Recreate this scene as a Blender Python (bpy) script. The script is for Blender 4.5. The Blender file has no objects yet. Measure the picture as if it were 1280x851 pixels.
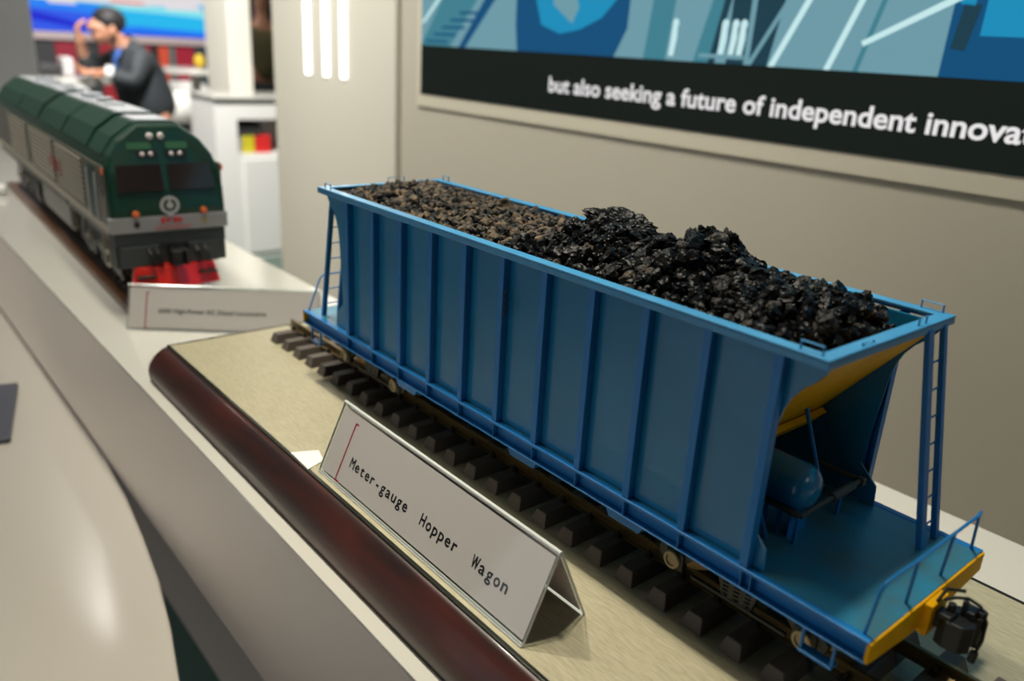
import bpy, math, random
from mathutils import Vector, Matrix, noise
random.seed(7)
sc = bpy.context.scene
COL = sc.collection
PI = math.pi

# ------------------------------------------------------------------ camera
cam_d = bpy.data.cameras.new('camera')
cam = bpy.data.objects.new('camera', cam_d)
COL.objects.link(cam)
R0 = Vector((0.63723776, 0.76868738, 0.05520648))
D0 = Vector((0.29366606, -0.17596834, -0.93957192))
F0 = Vector((-0.71252248, 0.61494297, -0.33787107))
m = Matrix((R0, -D0, -F0)).transposed().to_4x4()
m.translation = Vector((0.12615212, -0.34723326, 0.25946309))
cam.matrix_world = m
cam_d.sensor_width = 36
cam_d.lens = 1015.74 / 1280 * 36
cam_d.clip_start = 0.01
cam_d.dof.use_dof = True
cam_d.dof.focus_distance = 0.56
cam_d.dof.aperture_fstop = 4.9
cam_d.dof.aperture_blades = 0
sc.camera = cam
sc.view_settings.view_transform = 'Standard'
sc.view_settings.look = 'None'
sc.view_settings.exposure = 0.0
sc.view_settings.gamma = 1.0
sc.view_settings.use_curve_mapping = False

# ------------------------------------------------------------------ world and lights
w = bpy.data.worlds.new('world')
sc.world = w
w.use_nodes = True
w.node_tree.nodes['Background'].inputs[0].default_value = (0.92, 0.95, 1.0, 1)
w.node_tree.nodes['Background'].inputs[1].default_value = 0.05

def area(name, loc, size, power, col=(1, .93, .8), target=None, sy=None, spread=PI):
    l = bpy.data.lights.new(name, 'AREA')
    l.energy = power
    l.color = col
    l.size = size
    if sy:
        l.shape = 'RECTANGLE'
        l.size_y = sy
    l.spread = spread
    o = bpy.data.objects.new(name, l)
    o.location = loc
    if target is not None:
        d = Vector(target) - Vector(loc)
        o.rotation_euler = d.to_track_quat('-Z', 'Y').to_euler()
    COL.objects.link(o)
    return o
WARM = (1, .925, .76)
area('ceiling_spot_over_wagon', (-.45, -.02, 2.0), .14, 4.4, WARM, (-.3, .05, 0), spread=1.2)
area('ceiling_spot_over_card', (-1.25, -.04, 2.0), .10, 4.2, WARM, (-.4, 0, 0), spread=1.2)
area('ceiling_spot_by_pillar', (-1.5, -.5, 2.1), .3, 15.5, (1, .95, .84), (-1.9, .68, .2), spread=1.3)
area('ceiling_spot_by_screen', (-.6, -.3, 2.1), .3, 2.2, WARM, (-.6, .68, .0), spread=1.2)
area('hall_light_far', (-3.5, .6, 2.1), .4, 88, (1, .97, .92), (-5.6, 1.4, -.3), spread=2.0)
area('hall_light_back', (-6.3, 1.6, 2.1), 1.2, 30, (1, .97, .92))
area('side_fill_opposite', (-.9, -3.1, -.1), 3.4, 14, (.97, .97, 1), (-.9, 0, -.1), sy=1.8)  # added soft fill giving low light from the opposite side, no object behind it
area('near_fill', (1.6, .1, 1.3), .5, 1.8, (1, .95, .88), (-.2, 0.05, -.1))  # added fill, not a known lamp: brightens the wagon end and counter recess
area('platform_fill', (-4.6, -2.0, 2.1), .3, 20, (.96, .98, 1))  # added lamp that lights the white platform mirrored in the wagon side

# ------------------------------------------------------------------ materials
MATS = {}
def mat(name, col, rough=.5, metal=0., coat=0., noise_amt=0., noise_scale=20., bump=0., bscale=60.,
        spec=.5, stretch=None, col2=None, emit=None, estr=0., lo=.35, hi=.65, detail=5, bdist=.001):
    if name in MATS:
        return MATS[name]
    M = bpy.data.materials.new(name)
    M.use_nodes = True
    nt = M.node_tree
    b = nt.nodes['Principled BSDF']
    b.inputs['Base Color'].default_value = (*col, 1)
    b.inputs['Roughness'].default_value = rough
    b.inputs['Metallic'].default_value = metal
    b.inputs['Coat Weight'].default_value = coat
    b.inputs['Coat Roughness'].default_value = .08
    b.inputs['Specular IOR Level'].default_value = spec
    if emit:
        b.inputs['Emission Color'].default_value = (*emit, 1)
        b.inputs['Emission Strength'].default_value = estr
    geo = nt.nodes.new('ShaderNodeNewGeometry')
    mp = nt.nodes.new('ShaderNodeMapping')
    nt.links.new(geo.outputs['Position'], mp.inputs['Vector'])
    if stretch:
        mp.inputs['Scale'].default_value = stretch
    if noise_amt or col2:
        n = nt.nodes.new('ShaderNodeTexNoise')
        n.inputs['Scale'].default_value = noise_scale
        n.inputs['Detail'].default_value = detail
        nt.links.new(mp.outputs[0], n.inputs['Vector'])
        r = nt.nodes.new('ShaderNodeValToRGB')
        r.color_ramp.elements[0].position = lo
        r.color_ramp.elements[1].position = hi
        c2 = col2 if col2 else tuple(c * (1 - noise_amt) for c in col)
        r.color_ramp.elements[0].color = (*c2, 1)
        r.color_ramp.elements[1].color = (*col, 1)
        nt.links.new(n.outputs['Fac'], r.inputs[0])
        nt.links.new(r.outputs[0], b.inputs['Base Color'])
    if bump:
        n2 = nt.nodes.new('ShaderNodeTexNoise')
        n2.inputs['Scale'].default_value = bscale
        n2.inputs['Detail'].default_value = 6
        nt.links.new(mp.outputs[0], n2.inputs['Vector'])
        bp = nt.nodes.new('ShaderNodeBump')
        bp.inputs['Strength'].default_value = bump
        bp.inputs['Distance'].default_value = bdist
        nt.links.new(n2.outputs['Fac'], bp.inputs['Height'])
        nt.links.new(bp.outputs[0], b.inputs['Normal'])
    MATS[name] = M
    return M

def emat(name, col, s):
    return mat(name, (0, 0, 0), .6, emit=col, estr=s, spec=.15)

BLUE = mat('blue_paint', (.013, .20, .40), .24, coat=.35, spec=.5, noise_amt=.12, noise_scale=14)
RIBB = mat('blue_rib_paint', (.008, .17, .47), .36, coat=.05, spec=.4)
RIMB = mat('blue_rim_paint', (.05, .27, .52), .35, coat=.3, noise_amt=.15, noise_scale=40)
DECK = mat('dusty_blue_deck', (.022, .21, .36), .36, coat=.1, col2=(.05, .15, .19), noise_scale=26, lo=.38, hi=.6, bump=.15, bscale=300)
YEL = mat('yellow_paint', (.80, .40, .006), .5, spec=.03, noise_amt=.15, noise_scale=30)
DUSTY = mat('dusty_brown_blue', (.07, .075, .06), .6)
BLK = mat('black_cast_metal', (.008, .008, .0075), .45, noise_amt=.4, noise_scale=80)
OLIVE = mat('dark_olive_casting', (.013, .016, .008), .45)
BRASS = mat('brass', (.45, .30, .12), .35, metal=.7)
RAILM = mat('weathered_brass_rail', (.16, .115, .05), .35, metal=.8)
SLEEP = mat('dark_plastic_sleeper', (.085, .070, .060), .6, bump=.3, bscale=400)
PLATE = mat('brushed_laminate', (.46, .42, .29), .42, metal=.15, col2=(.34, .31, .205), noise_scale=90, stretch=(1.2, 22, 1), lo=.4, hi=.62, bump=.15, bscale=120)
WOOD = mat('dark_red_lacquered_wood', (.060, .009, .004), .42, coat=.15, col2=(.018, .005, .003), noise_scale=10, stretch=(1, 6, 4), lo=.38, hi=.66, bump=.06, bscale=40)
TRIM = mat('dark_edge_trim', (.045, .05, .042), .25, metal=.7)
WHITE = mat('white_gloss_laminate', (.54, .53, .485), .16, coat=.3)
FACE = mat('satin_counter_face', (.80, .72, .64), .42)
DESKM = mat('glossy_white_desk', (.45, .425, .385), .12, coat=.6)
DESKS = mat('desk_side_band', (.62, .50, .46), .35)
PLINTH = mat('dark_brown_plinth', (.16, .13, .10), .6)
WALLM = mat('painted_wall', (.46, .437, .37), .75, noise_amt=.05, noise_scale=1.5)
PILM = mat('painted_pillar', (.60, .58, .51), .7)
COAL = mat('black_coal', (.0045, .0044, .0042), .33, col2=(.001, .001, .001), noise_scale=120, bump=.55, bscale=300, spec=.16, bdist=.0015)
COALB = mat('dusty_coal', (.07, .05, .03), .7, col2=(.008, .008, .008), noise_scale=75, lo=.50, hi=.66, bump=.8, bscale=420, bdist=.0015)
GRAV = mat('brown_ore', (.145, .100, .056), .75, col2=(.010, .009, .008), noise_scale=110, lo=.44, hi=.62, bump=.9, bscale=500, bdist=.0015)

def paint_wear(M):
    return M

# ------------------------------------------------------------------ shape helpers: each returns (verts, faces)
def box(x0, x1, y0, y1, z0, z1):
    v = [(x, y, z) for x in (x0, x1) for y in (y0, y1) for z in (z0, z1)]
    f = [(0, 1, 3, 2), (4, 6, 7, 5), (0, 4, 5, 1), (2, 3, 7, 6), (0, 2, 6, 4), (1, 5, 7, 3)]
    return v, f

def prism(poly, axis, a, b):
    n = len(poly)
    def P(p, t):
        if axis == 'y':
            return (p[0], t, p[1])
        if axis == 'x':
            return (t, p[0], p[1])
        return (p[0], p[1], t)
    v = [P(p, a) for p in poly] + [P(p, b) for p in poly]
    f = [tuple(range(n))[::-1], tuple(range(n, 2 * n))]
    for i in range(n):
        j = (i + 1) % n
        f.append((i, j, n + j, n + i))
    return v, f

def tube(pts, r, n=8, r2=None):
    pts = [Vector(p) for p in pts]
    v, f = [], []
    N = len(pts)
    prev = None
    for i, p in enumerate(pts):
        if i == 0:
            t = pts[1] - pts[0]
        elif i == N - 1:
            t = pts[-1] - pts[-2]
        else:
            t = (pts[i + 1] - p).normalized() + (p - pts[i - 1]).normalized()
        t.normalize()
        if prev is None:
            a = Vector((0, 0, 1)) if abs(t.z) < .9 else Vector((1, 0, 0))
            u = t.cross(a).normalized()
        else:
            u = (prev - t * prev.dot(t)).normalized()
        prev = u
        wv = t.cross(u)
        rr = r if r2 is None else r + (r2 - r) * i / (N - 1)
        for k in range(n):
            a = 2 * PI * k / n
            v.append(tuple(p + (u * math.cos(a) + wv * math.sin(a)) * rr))
    for i in range(N - 1):
        for k in range(n):
            k2 = (k + 1) % n
            f.append((i * n + k, i * n + k2, (i + 1) * n + k2, (i + 1) * n + k))
    f.append(tuple(range(n))[::-1])
    f.append(tuple((N - 1) * n + k for k in range(n)))
    return v, f

def lathe(prof, c, axis='y', n=28):
    """prof: list of (t along axis, radius)"""
    v, f = [], []
    for t, r in prof:
        for k in range(n):
            a = 2 * PI * k / n
            p, q = r * math.cos(a), r * math.sin(a)
            if axis == 'y':
                v.append((c[0] + p, c[1] + t, c[2] + q))
            elif axis == 'x':
                v.append((c[0] + t, c[1] + p, c[2] + q))
            else:
                v.append((c[0] + p, c[1] + q, c[2] + t))
    for i in range(len(prof) - 1):
        for k in range(n):
            k2 = (k + 1) % n
            f.append((i * n + k, i * n + k2, (i + 1) * n + k2, (i + 1) * n + k))
    f.append(tuple(range(n))[::-1])
    f.append(tuple((len(prof) - 1) * n + k for k in range(n)))
    return v, f

def ellipsoid(c, r, nu=20, nv=12):
    prof = []
    v, f = [], []
    for i in range(nv + 1):
        th = PI * i / nv
        for k in range(nu):
            a = 2 * PI * k / nu
            v.append((c[0] + r[0] * math.sin(th) * math.cos(a), c[1] + r[1] * math.sin(th) * math.sin(a), c[2] + r[2] * math.cos(th)))
    for i in range(nv):
        for k in range(nu):
            k2 = (k + 1) % nu
            f.append((i * nu + k, (i + 1) * nu + k, (i + 1) * nu + k2, i * nu + k2))
    return v, f

T = {}
def build(name, M, shapes, parent=None, bevel=0., smooth=False, seg=2):
    """one mesh object from a list of shapes given in the frame of the top object"""
    if isinstance(shapes, tuple):
        shapes = [shapes]
    V, Fs, MI = [], [], []
    for s in shapes:
        k = len(V)
        mi = s[2] if len(s) > 2 else 0
        V += [tuple(p) for p in s[0]]
        for q in s[1]:
            Fs.append(tuple(i + k for i in q))
            MI.append(mi)
    lo = Vector([min(p[i] for p in V) for i in range(3)])
    hi = Vector([max(p[i] for p in V) for i in range(3)])
    c = (lo + hi) / 2
    if parent is None:
        c.z = lo.z
    me = bpy.data.meshes.new(name)
    me.from_pydata([tuple(Vector(p) - c) for p in V], [], Fs)
    for mm in (M if isinstance(M, (list, tuple)) else [M]):
        me.materials.append(mm)
    for p, mi in zip(me.polygons, MI):
        p.material_index = mi
    import bmesh
    bm = bmesh.new()
    bm.from_mesh(me)
    bmesh.ops.recalc_face_normals(bm, faces=bm.faces)
    bm.to_mesh(me)
    bm.free()
    if smooth:
        for p in me.polygons:
            p.use_smooth = True
        me.set_sharp_from_angle(angle=math.radians(35))
    o = bpy.data.objects.new(name, me)
    COL.objects.link(o)
    off = T.get(parent.name, Vector((0, 0, 0))) if parent else Vector((0, 0, 0))
    o.parent = parent
    o.location = c - off
    T[o.name] = c
    if bevel:
        b = o.modifiers.new('bevel', 'BEVEL')
        b.width = bevel
        b.segments = seg
        b.limit_method = 'ANGLE'
        b.angle_limit = math.radians(40)
    return o

def thing(name, label, cat, loc, group=None, rotz=0., local=False):
    o = bpy.data.objects.new(name, None)
    o.empty_display_size = .02
    COL.objects.link(o)
    o.location = loc
    o.rotation_euler = (0, 0, rotz)
    T[o.name] = Vector((0, 0, 0)) if local else Vector(loc)
    return tag(o, label, cat, group)

def tag(o, label, cat, group=None, kind=None):
    o['label'] = label
    o['category'] = cat
    if group:
        o['group'] = group
    if kind:
        o['kind'] = kind
    return o

def struct(o):
    o['kind'] = 'structure'
    return o

def copy_part(o, parent, loc):
    c = o.copy()
    COL.objects.link(c)
    c.parent = parent
    c.location = loc
    return c

def text_shape(s, size, fn, bold=0., pitch=None, fat=.00022):
    """letters as meshes; fn maps (u, v, depth) to a point"""
    out = []
    def one(txt, u0, sx):
        cu = bpy.data.curves.new('t', 'FONT')
        cu.body = txt
        cu.size = 1
        cu.offset = bold
        cu.resolution_u = 4
        ob = bpy.data.objects.new('t', cu)
        COL.objects.link(ob)
        bpy.context.view_layer.update()
        dg = bpy.context.evaluated_depsgraph_get()
        me = bpy.data.meshes.new_from_object(ob.evaluated_get(dg))
        vs = [v.co.copy() for v in me.vertices]
        fs = [tuple(p.vertices) for p in me.polygons]
        bpy.data.objects.remove(ob)
        bpy.data.meshes.remove(me)
        bpy.data.curves.remove(cu)
        if not vs:
            return
        if pitch:
            mn = min(v.x for v in vs); mx = max(v.x for v in vs)
            wch = (mx - mn) * size
            k = min(sx * size, pitch * .84 / max(mx - mn, 1e-6))
            if txt not in '-':
                k = pitch * {'W': .90, 'M': .80, 't': .60, 'r': .58}.get(txt, .70) / (mx - mn)
            cx = (mn + mx) / 2
            for bu, bv in ((0, 0), (-fat, 0), (fat, 0), (0, fat), (0, -fat)):
                out.append(([fn(u0 + (v.x - cx) * k + bu, v.y * size + bv) for v in vs], fs))
        else:
            out.append(([fn(u0 + v.x * sx * size, v.y * size) for v in vs], fs))
    if pitch:
        for i, ch in enumerate(s):
            if ch != ' ':
                one(ch, (i + .5) * pitch, 1.)
    else:
        one(s, 0, 1.)
    return out

CABW = mat('lamp_ring', (.6, .6, .6), .5)
# ------------------------------------------------------------------ room
struct(build('floor', mat('grey_green_carpet', (.11, .16, .13), .9, noise_amt=.3, noise_scale=60), box(-9.5, 3.5, -3.5, 4.5, -1.15, -1.1)))
struct(build('reflector_platform', mat('white_reflector', (.75, .75, .74), .4), box(-6.6, -3.0, -3.18, -1.1, -1.1, -1.04)))  # unseen white platform, added as a reflector to show pale in the wagon panels
struct(build('ceiling', mat('hall_ceiling', (.25, .25, .25), .9), box(-9.5, 3.5, -3.5, 4.5, 2.3, 2.35)))
struct(build('wall_rear', WALLM, box(-1.53, 3.4, .70, .80, -1.1, 2.3)))
struct(build('wall_pillar', PILM, box(-2.17, -1.525, .683, .90, -1.1, 2.3), bevel=.006))
for i, (x, y_) in enumerate(((-6.0, .30), (-5.05, .10), (-3.4, -.9), (-2.2, -2.3))):
    tag(build('ceiling_light', [emat('lamp_disc', (1, .95, .85), 12.), CABW], [lathe([(0, .10), (.012, .10)], (x, y_, 2.285), 'z', 28), (*lathe([(.002, .125), (.015, .125)], (x, y_, 2.285), 'z', 28), 1)]),
        'round ceiling downlight ' + ['above the tables of the far stand', 'above the cabinet of the far stand', 'above the passage beside the counter', 'above the passage on the left side of the hall'][i], 'light', 'ceiling downlights')
struct(build('wall_left', mat('hall_wall_left', (.26, .25, .24), .8), [box(-9.5, 3.5, -3.3, -3.2, -1.1, 2.3)]))
struct(build('wall_right', mat('hall_wall_right', (.3, .29, .27), .8), box(-9.5, 3.5, 4.4, 4.5, -1.1, 2.3)))
struct(build('wall_far', mat('dark_hall_wall', (.03, .032, .035), .8), box(-9.4, -9.3, -3.2, 4.4, -1.1, 2.3)))
struct(build('wall_near', mat('hall_wall_near', (.35, .34, .32), .8), box(3.3, 3.4, -3.2, 4.4, -1.1, 2.3)))

# video screen let into the wall
scr = thing('video_screen', 'large wall video screen showing blue footage above a white subtitle line', 'screen', (-.4, .69, .12))
fx = lambda x, z, y: (x, y, z)
build('screen_frame', mat('frame_paint', (.56, .53, .44), .5), [
    box(-1.455, 1.9, .6955, .700, .128, .1545), box(-1.455, -1.437, .6955, .700, .1545, 1.2), box(1.88, 1.9, .6955, .700, .1545, 1.2),
    box(-1.455, 1.9, .6955, .700, 1.18, 1.2)], scr)
build('black_band', emat('screen_black', (.006, .010, .008), 1.), box(-1.437, 1.88, .694, .699, .1545, .2555), scr)
def quad(pts, mi, y):
    return ([(p[0], y, p[1]) for p in pts], [tuple(range(len(pts)))], mi)
SM = [emat('scr_pale', (.15, .32, .38), 1.), emat('scr_teal', (.05, .21, .27), 1.), emat('scr_deep', (.004, .075, .19), 1.),
      emat('scr_cyan', (.01, .26, .48), 1.), emat('scr_white', (.55, .80, .82), 1.), emat('scr_dark', (.01, .045, .07), 1.)]
z0, z1, y = .2555, 1.18, .6935
S = [quad([(-1.437, z0), (1.88, z0), (1.88, z1), (-1.437, z1)], 0, .6940)]
e = .0002
# left machinery
S += [quad([(-1.437, z0), (-1.33, z0), (-1.17, .42), (-1.30, .42)], 1, y), quad([(-1.30, z0), (-1.278, z0), (-1.13, .40), (-1.17, .40)], 2, y - e),
      quad([(-1.437, .30), (-1.425, .30), (-1.30, .40), (-1.315, .40)], 4, y - e)]
for k in range(5):
    S.append(quad([(-1.42 + k * .03, .262 + k * .014), (-1.34 + k * .03, .262 + k * .014), (-1.34 + k * .03, .267 + k * .014), (-1.42 + k * .03, .267 + k * .014)], 2, y - 2 * e))
# blue round form
def blob(cx, cz, rx, rz, mi, yy, a0=0, a1=2 * PI):
    P = [(cx + rx * math.cos(a0 + (a1 - a0) * k / 32), max(z0, cz + rz * math.sin(a0 + (a1 - a0) * k / 32))) for k in range(32)]
    return quad(P, mi, yy)
S += [quad([(-1.115, z0), (-.865, z0), (-.84, .30), (-.835, .46), (-1.125, .46), (-1.122, .30)], 2, y), 
      quad([(-1.07, .35), (-1.05, .302), (-1.0, .288), (-.95, .296), (-.90, .315), (-.85, .36), (-.84, .46), (-1.08, .46)], 3, y - e),
      quad([(-1.03, .40), (-1.02, .335), (-.97, .305), (-.955, .33), (-.98, .40)], 0, y - 2 * e)]
# frames and lines on the right
def stripe(a, b, wd, mi, yy, zt=1.18):
    k = (b - a) / .0865
    d = k * (zt - z0)
    return quad([(a, z0), (a + wd, z0), (a + wd + d, zt), (a + d, zt)], mi, yy)
S += [stripe(-.80, -.79, .045, 1, y, .5), stripe(-.700, -.676, .030, 1, y, .5), stripe(-.672, -.655, .012, 5, y - e, .42),
      quad([(-.640, z0), (-.570, z0), (-.555, .342), (-.515, .60), (-.640, .60)], 5, y - e),
      stripe(-.609, -.608, .009, 0, y - 3 * e, .6), stripe(-.604, -.553, .008, 0, y - 3 * e, .6), stripe(-.568, -.524, .010, 4, y - 3 * e, .6), stripe(-.522, -.487, .009, 0, y - 3 * e, .6),
      stripe(-.483, -.449, .009, 4, y - 3 * e, .6), stripe(-.442, -.419, .007, 1, y - 2 * e, .6),
      quad([(-.437, .292), (-.433, .286), (-.30, .352), (-.305, .359)], 4, y - 3 * e)]
S += [quad([(-.333, z0), (.60, z0), (.60, .70), (-.325, .70)], 2, y), quad([(-.296, .302), (.60, .290), (.60, .70), (-.290, .70)], 3, y - e),
      quad([(-.326, .287), (-.309, .285), (-.300, .335), (-.320, .338)], 5, y - 2 * e), quad([(-.325, .336), (-.308, .334), (-.306, .37), (-.325, .37)], 3, y - 2 * e)]
# white figures in the footage
for cx in (-.742, -.650, -.632, -.618):
    S.append(quad([(cx - .007, .262), (cx + .003, .262), (cx + .007, .29), (cx + .006, .306), (cx - .004, .306), (cx - .005, .285)], 4, y - 2 * e))
    S.append(blob(cx + .002, .309, .006, .007, 4, y - 3 * e))
S.append(quad([(-.69, .262), (-.61, .262), (-.61, .268), (-.69, .268)], 0, y - 3 * e))
build('picture', SM, S, scr)
build('subtitle_text', emat('subtitle_white', (.80, .78, .78), 1.), text_shape('but also seeking a future of independent innovation', .0372,
      lambda u, v: (-1.020 + u * 1.114, .6928, .1895 + v), bold=.022), scr)

# light strips in the pillar
for i, x in enumerate((-1.947, -1.846, -1.756)):
    s = tag(build('strip_light', [emat('strip_glow', (1, .98, .93), 3.5), PILM], [box(x - .012, x + .012, .676, .6835, .165, 1.6)], bevel=.006),
            ['leftmost of the three glowing vertical light strips on the pillar', 'middle one of the three glowing vertical light strips on the pillar',
             'glowing vertical light strip on the pillar nearest the video screen'][i], 'light', 'vertical light strips on the pillar')

# ------------------------------------------------------------------ counters
ct = thing('display_counter', 'long white display counter carrying both model trains', 'counter', (-1., .1, -1.1))
outl = [(-3.6, -.1178), (1.2, -.1178), (1.2, .385), (-.72, .385), (-.80, .222), (-3.6, .222)]
build('counter_top', WHITE, prism(outl, 'z', -.1195, -.116), ct, bevel=.0008)
build('front_panel', FACE, box(-3.6, 1.2, -.1172, -.09, -.302, -.1195), ct, bevel=.001)
build('body', FACE, [box(-3.6, 1.2, .02, .21, -.78, -.302), box(-3.6, 1.2, -.09, .21, -.302, -.1195)], ct)
build('plinth', mat('grey_green_plinth', (.12, .20, .16), .5), box(-3.6, 1.2, .02, .21, -1.1, -.78), ct)
build('back_panel', FACE, box(-.70, 1.2, .21, .37, -1.1, -.1195), ct)
dk = thing('reception_desk', 'low glossy white desk with a rounded corner in front of the counter', 'desk', (-1.2, -.5, -1.1))
ol = [(-3.4, -.1185), (-1.3, -.1185), (-1.05, -.1185), (-.966, -.1188), (-.859, -.1245), (-.761, -.134), (-.671, -.145), (-.586, -.160), (-.503, -.179), (-.43, -.208), (-.37, -.25), (-.33, -.31), (-.31, -.40), (-.305, -.55), (-.305, -1.0), (-3.4, -1.0)]
def shrink(o, d):
    c = (-1.8, -.6)
    return [(x - d if x > -1 else x, y - d if y > -.5 else y) for x, y in o]
build('desk_top', DESKM, prism(ol, 'z', -.330, -.300), dk, bevel=.004)
build('desk_band', DESKS, prism(shrink(ol, -.0005), 'z', -.43, -.330), dk, bevel=.002)
build('desk_body', PLINTH, prism([(-3.3, -.9), (-3.3, -.25), (-1.75, -.25), (-1.75, -.9)], 'z', -1.1, -.43), dk)
tg = [(-1.092, -.212), (-1.13, -.36), (-1.34, -.31), (-1.30, -.165)]
tag(build('tablet', mat('tablet_grey', (.06, .065, .09), .3), prism(tg, 'z', -.300, -.292), bevel=.002), 'dark flat tablet lying on the glossy white desk', 'tablet')

# ------------------------------------------------------------------ display board with wagon
bd = thing('display_board', 'display board with a bulging dark red wooden edge and brushed beige top', 'board', (-.25, .066, -.116))
prof = [(-.0115, -.116), (.0155 - .0, -.116), (.0168, -.110), (.0170, -.103), (.0155, -.095), (.0120, -.087), (.0072, -.0795), (.003, -.0745), (.0, -.0725)]
X0, X1, Y0, Y1 = -.7577, .30, -.0889, .2215
V, Fc = [], []
for o_, z_ in prof:
    V += [(X0 - o_, Y0 - o_, z_), (X1 + o_, Y0 - o_, z_), (X1 + o_, Y1 + o_, z_), (X0 - o_, Y1 + o_, z_)]
for i in range(len(prof) - 1):
    for k in range(4):
        k2 = (k + 1) % 4
        Fc.append((i * 4 + k, i * 4 + k2, (i + 1) * 4 + k2, (i + 1) * 4 + k))
Fc += [(0, 1, 2, 3)[::-1], tuple((len(prof) - 1) * 4 + k for k in range(4))]
build('wooden_base', WOOD, (V, Fc), bd, smooth=True)
t_ = .0032
build('top_plate', PLATE, box(X0 + t_, X1 - t_, Y0 + t_, Y1 - t_, -.0725, -.071), bd)
build('edge_trim', TRIM, [box(X0, X1, Y0, Y0 + t_, -.0725, -.0706), box(X0, X1, Y1 - t_, Y1, -.0725, -.0706),
                          box(X0, X0 + t_, Y0 + t_, Y1 - t_, -.0725, -.0706), box(X1 - t_, X1, Y0 + t_, Y1 - t_, -.0725, -.0706)], bd, bevel=.0004)
tag(build('paper_scrap', mat('white_paper', (.8, .79, .74), .7), prism([(-.452, -.0865), (-.443, -.0655), (-.425, -.070), (-.418, -.0875)], 'z', -.071, -.0702)),
    'scrap of white paper under the left end of the wagon card', 'paper')

# ------------------------------------------------------------------ track
YC = .0663
tr = thing('model_track', 'straight model railway track with dark sleepers under the blue wagon', 'track', (-.28, YC, -.071))
for i in range(34):
    x = -.7073 + i * .02853
    hw, bw = .0052, .0082
    z0, z1 = -.071, -.0605
    v = [(x - bw, YC - .0535, z0), (x + bw, YC - .0535, z0), (x + bw, YC + .0535, z0), (x - bw, YC + .0535, z0),
         (x - hw, YC - .0500, z1), (x + hw, YC - .0500, z1), (x + hw, YC + .0500, z1), (x - hw, YC + .0500, z1)]
    f = [(3, 2, 1, 0), (4, 5, 6, 7), (0, 1, 5, 4), (1, 2, 6, 5), (2, 3, 7, 6), (3, 0, 4, 7)]
    if i == 0:
        s0 = build('sleeper', SLEEP, (v, f), tr, bevel=.0008)
        s0loc = s0.location.copy()
        f0 = []
        for s_ in (-1, 1):
            for t_ in (-1, 1):
                yy = YC + s_ * .0235 + t_ * .0045
                f0.append(build('fastener', BLK, [box(x - .002, x + .002, yy - .0016, yy + .0016, -.0605, -.0575), lathe([(0, .0014), (.002, .0014), (.0026, .0008)], (x, yy, -.0575), 'z', 8)], s0))
    else:
        c = copy_part(s0, tr, s0loc + Vector((i * .02853, 0, 0)))
        for q in f0:
            copy_part(q, c, q.location)
for s_ in (-1, 1):
    yc = YC + s_ * .0235
    P = [(-.0032, -.0605), (.0032, -.0605), (.0032, -.0598), (.0006, -.0588), (.0006, -.0545), (.0013, -.0538), (.0013, -.0515), (-.0013, -.0515), (-.0013, -.0538), (-.0006, -.0545), (-.0006, -.0588), (-.0032, -.0598)]
    build('rail', RAILM, prism([(yc + p[0], p[1]) for p in P], 'x', -.722, .26), tr)

# ------------------------------------------------------------------ hopper wagon
W = .1326
L = .60
wg = thing('hopper_wagon', 'blue model hopper wagon heaped with brown and black coal', 'wagon', (-L / 2, W / 2, -.0515))
mx = lambda x: -L - x            # mirrored end
mb = lambda x: -.6055 - x         # mirrored end of the hopper body
build('deck', DECK, [box(-L, 0, .0005, W - .0005, -.002, 0)], wg, bevel=.0008)
for side in (0, 1):
    Y = (lambda a: a) if side == 0 else (lambda a: W - a)
    sh = []
    def bx(x0, x1, a, b, z0, z1):
        return box(x0, x1, min(Y(a), Y(b)), max(Y(a), Y(b)), z0, z1)
    sh = [bx(-L, 0, .0045, .006, -.0120, -.0012), bx(-L, 0, -.0005, .006, -.0128, -.0118), bx(-L, 0, -.0005, .0045, -.0014, .0004)]
    xs = [-.0735 - k * .0437 for k in range(11)]
    for x in xs:
        sh.append(bx(x - .0004, x + .0004, .0, .0045, -.0118, -.0014))
    sh.append(bx(xs[0] + .0058, xs[0] + .0066, .0, .0045, -.0118, -.0014))
    build('side_sill', RIBB, sh, wg, bevel=.0004)
    half = [(-.048, .1264), (-.0505, .1205), (-.0555, .1145), (-.0615, .109), (-.0662, .1025), (-.069, .096), (-.0712, .087), (-.0722, .077), (-.0768, .0255), (-.0645, .0135), (-.0635, .0002)]
    poly = half + [(mb(x), z) for x, z in half[::-1]]
    build('side_panel', BLUE, prism(poly, 'y', Y(.006), Y(.0072)), wg, bevel=.0003)
    for k, x in enumerate(xs):
        # folded rib: front web, two flanks, small foot flange
        fz0, fz1 = .0006, .1262
        build('rib', RIBB, [bx(x - .0026, x + .0026, .0004, .0012, fz0, fz1), bx(x - .0026, x - .0019, .0012, .006, fz0, fz1), bx(x + .0019, x + .0026, .0012, .006, fz0, fz1),
                            bx(x - .0046, x - .0026, .0052, .006, fz0, fz1)], wg, bevel=.0003)
# rim
def ring(x0, x1, y0, y1, w_, z0, z1):
    o_ = [(x0, y0), (x1, y0), (x1, y1), (x0, y1)]
    i_ = [(x0 + w_, y0 + w_), (x1 - w_, y0 + w_), (x1 - w_, y1 - w_), (x0 + w_, y1 - w_)]
    v = [(x, y, z) for z in (z0, z1) for x, y in o_ + i_]
    f = []
    for k in range(4):
        j = (k + 1) % 4
        f += [(k, j, 4 + j, 4 + k), (8 + k, 12 + k, 12 + j, 8 + j), (k, 8 + k, 8 + j, j), (4 + k, 4 + j, 12 + j, 12 + k)]
    return v, f
build('top_rim', RIMB, [ring(mb(-.0464), -.0464, -.0020, W + .0020, .0085, .1290, .1306), ring(mb(-.0464), -.0464, -.0020, W + .0020, .0012, .1252, .1290)], wg, bevel=.0005)
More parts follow.
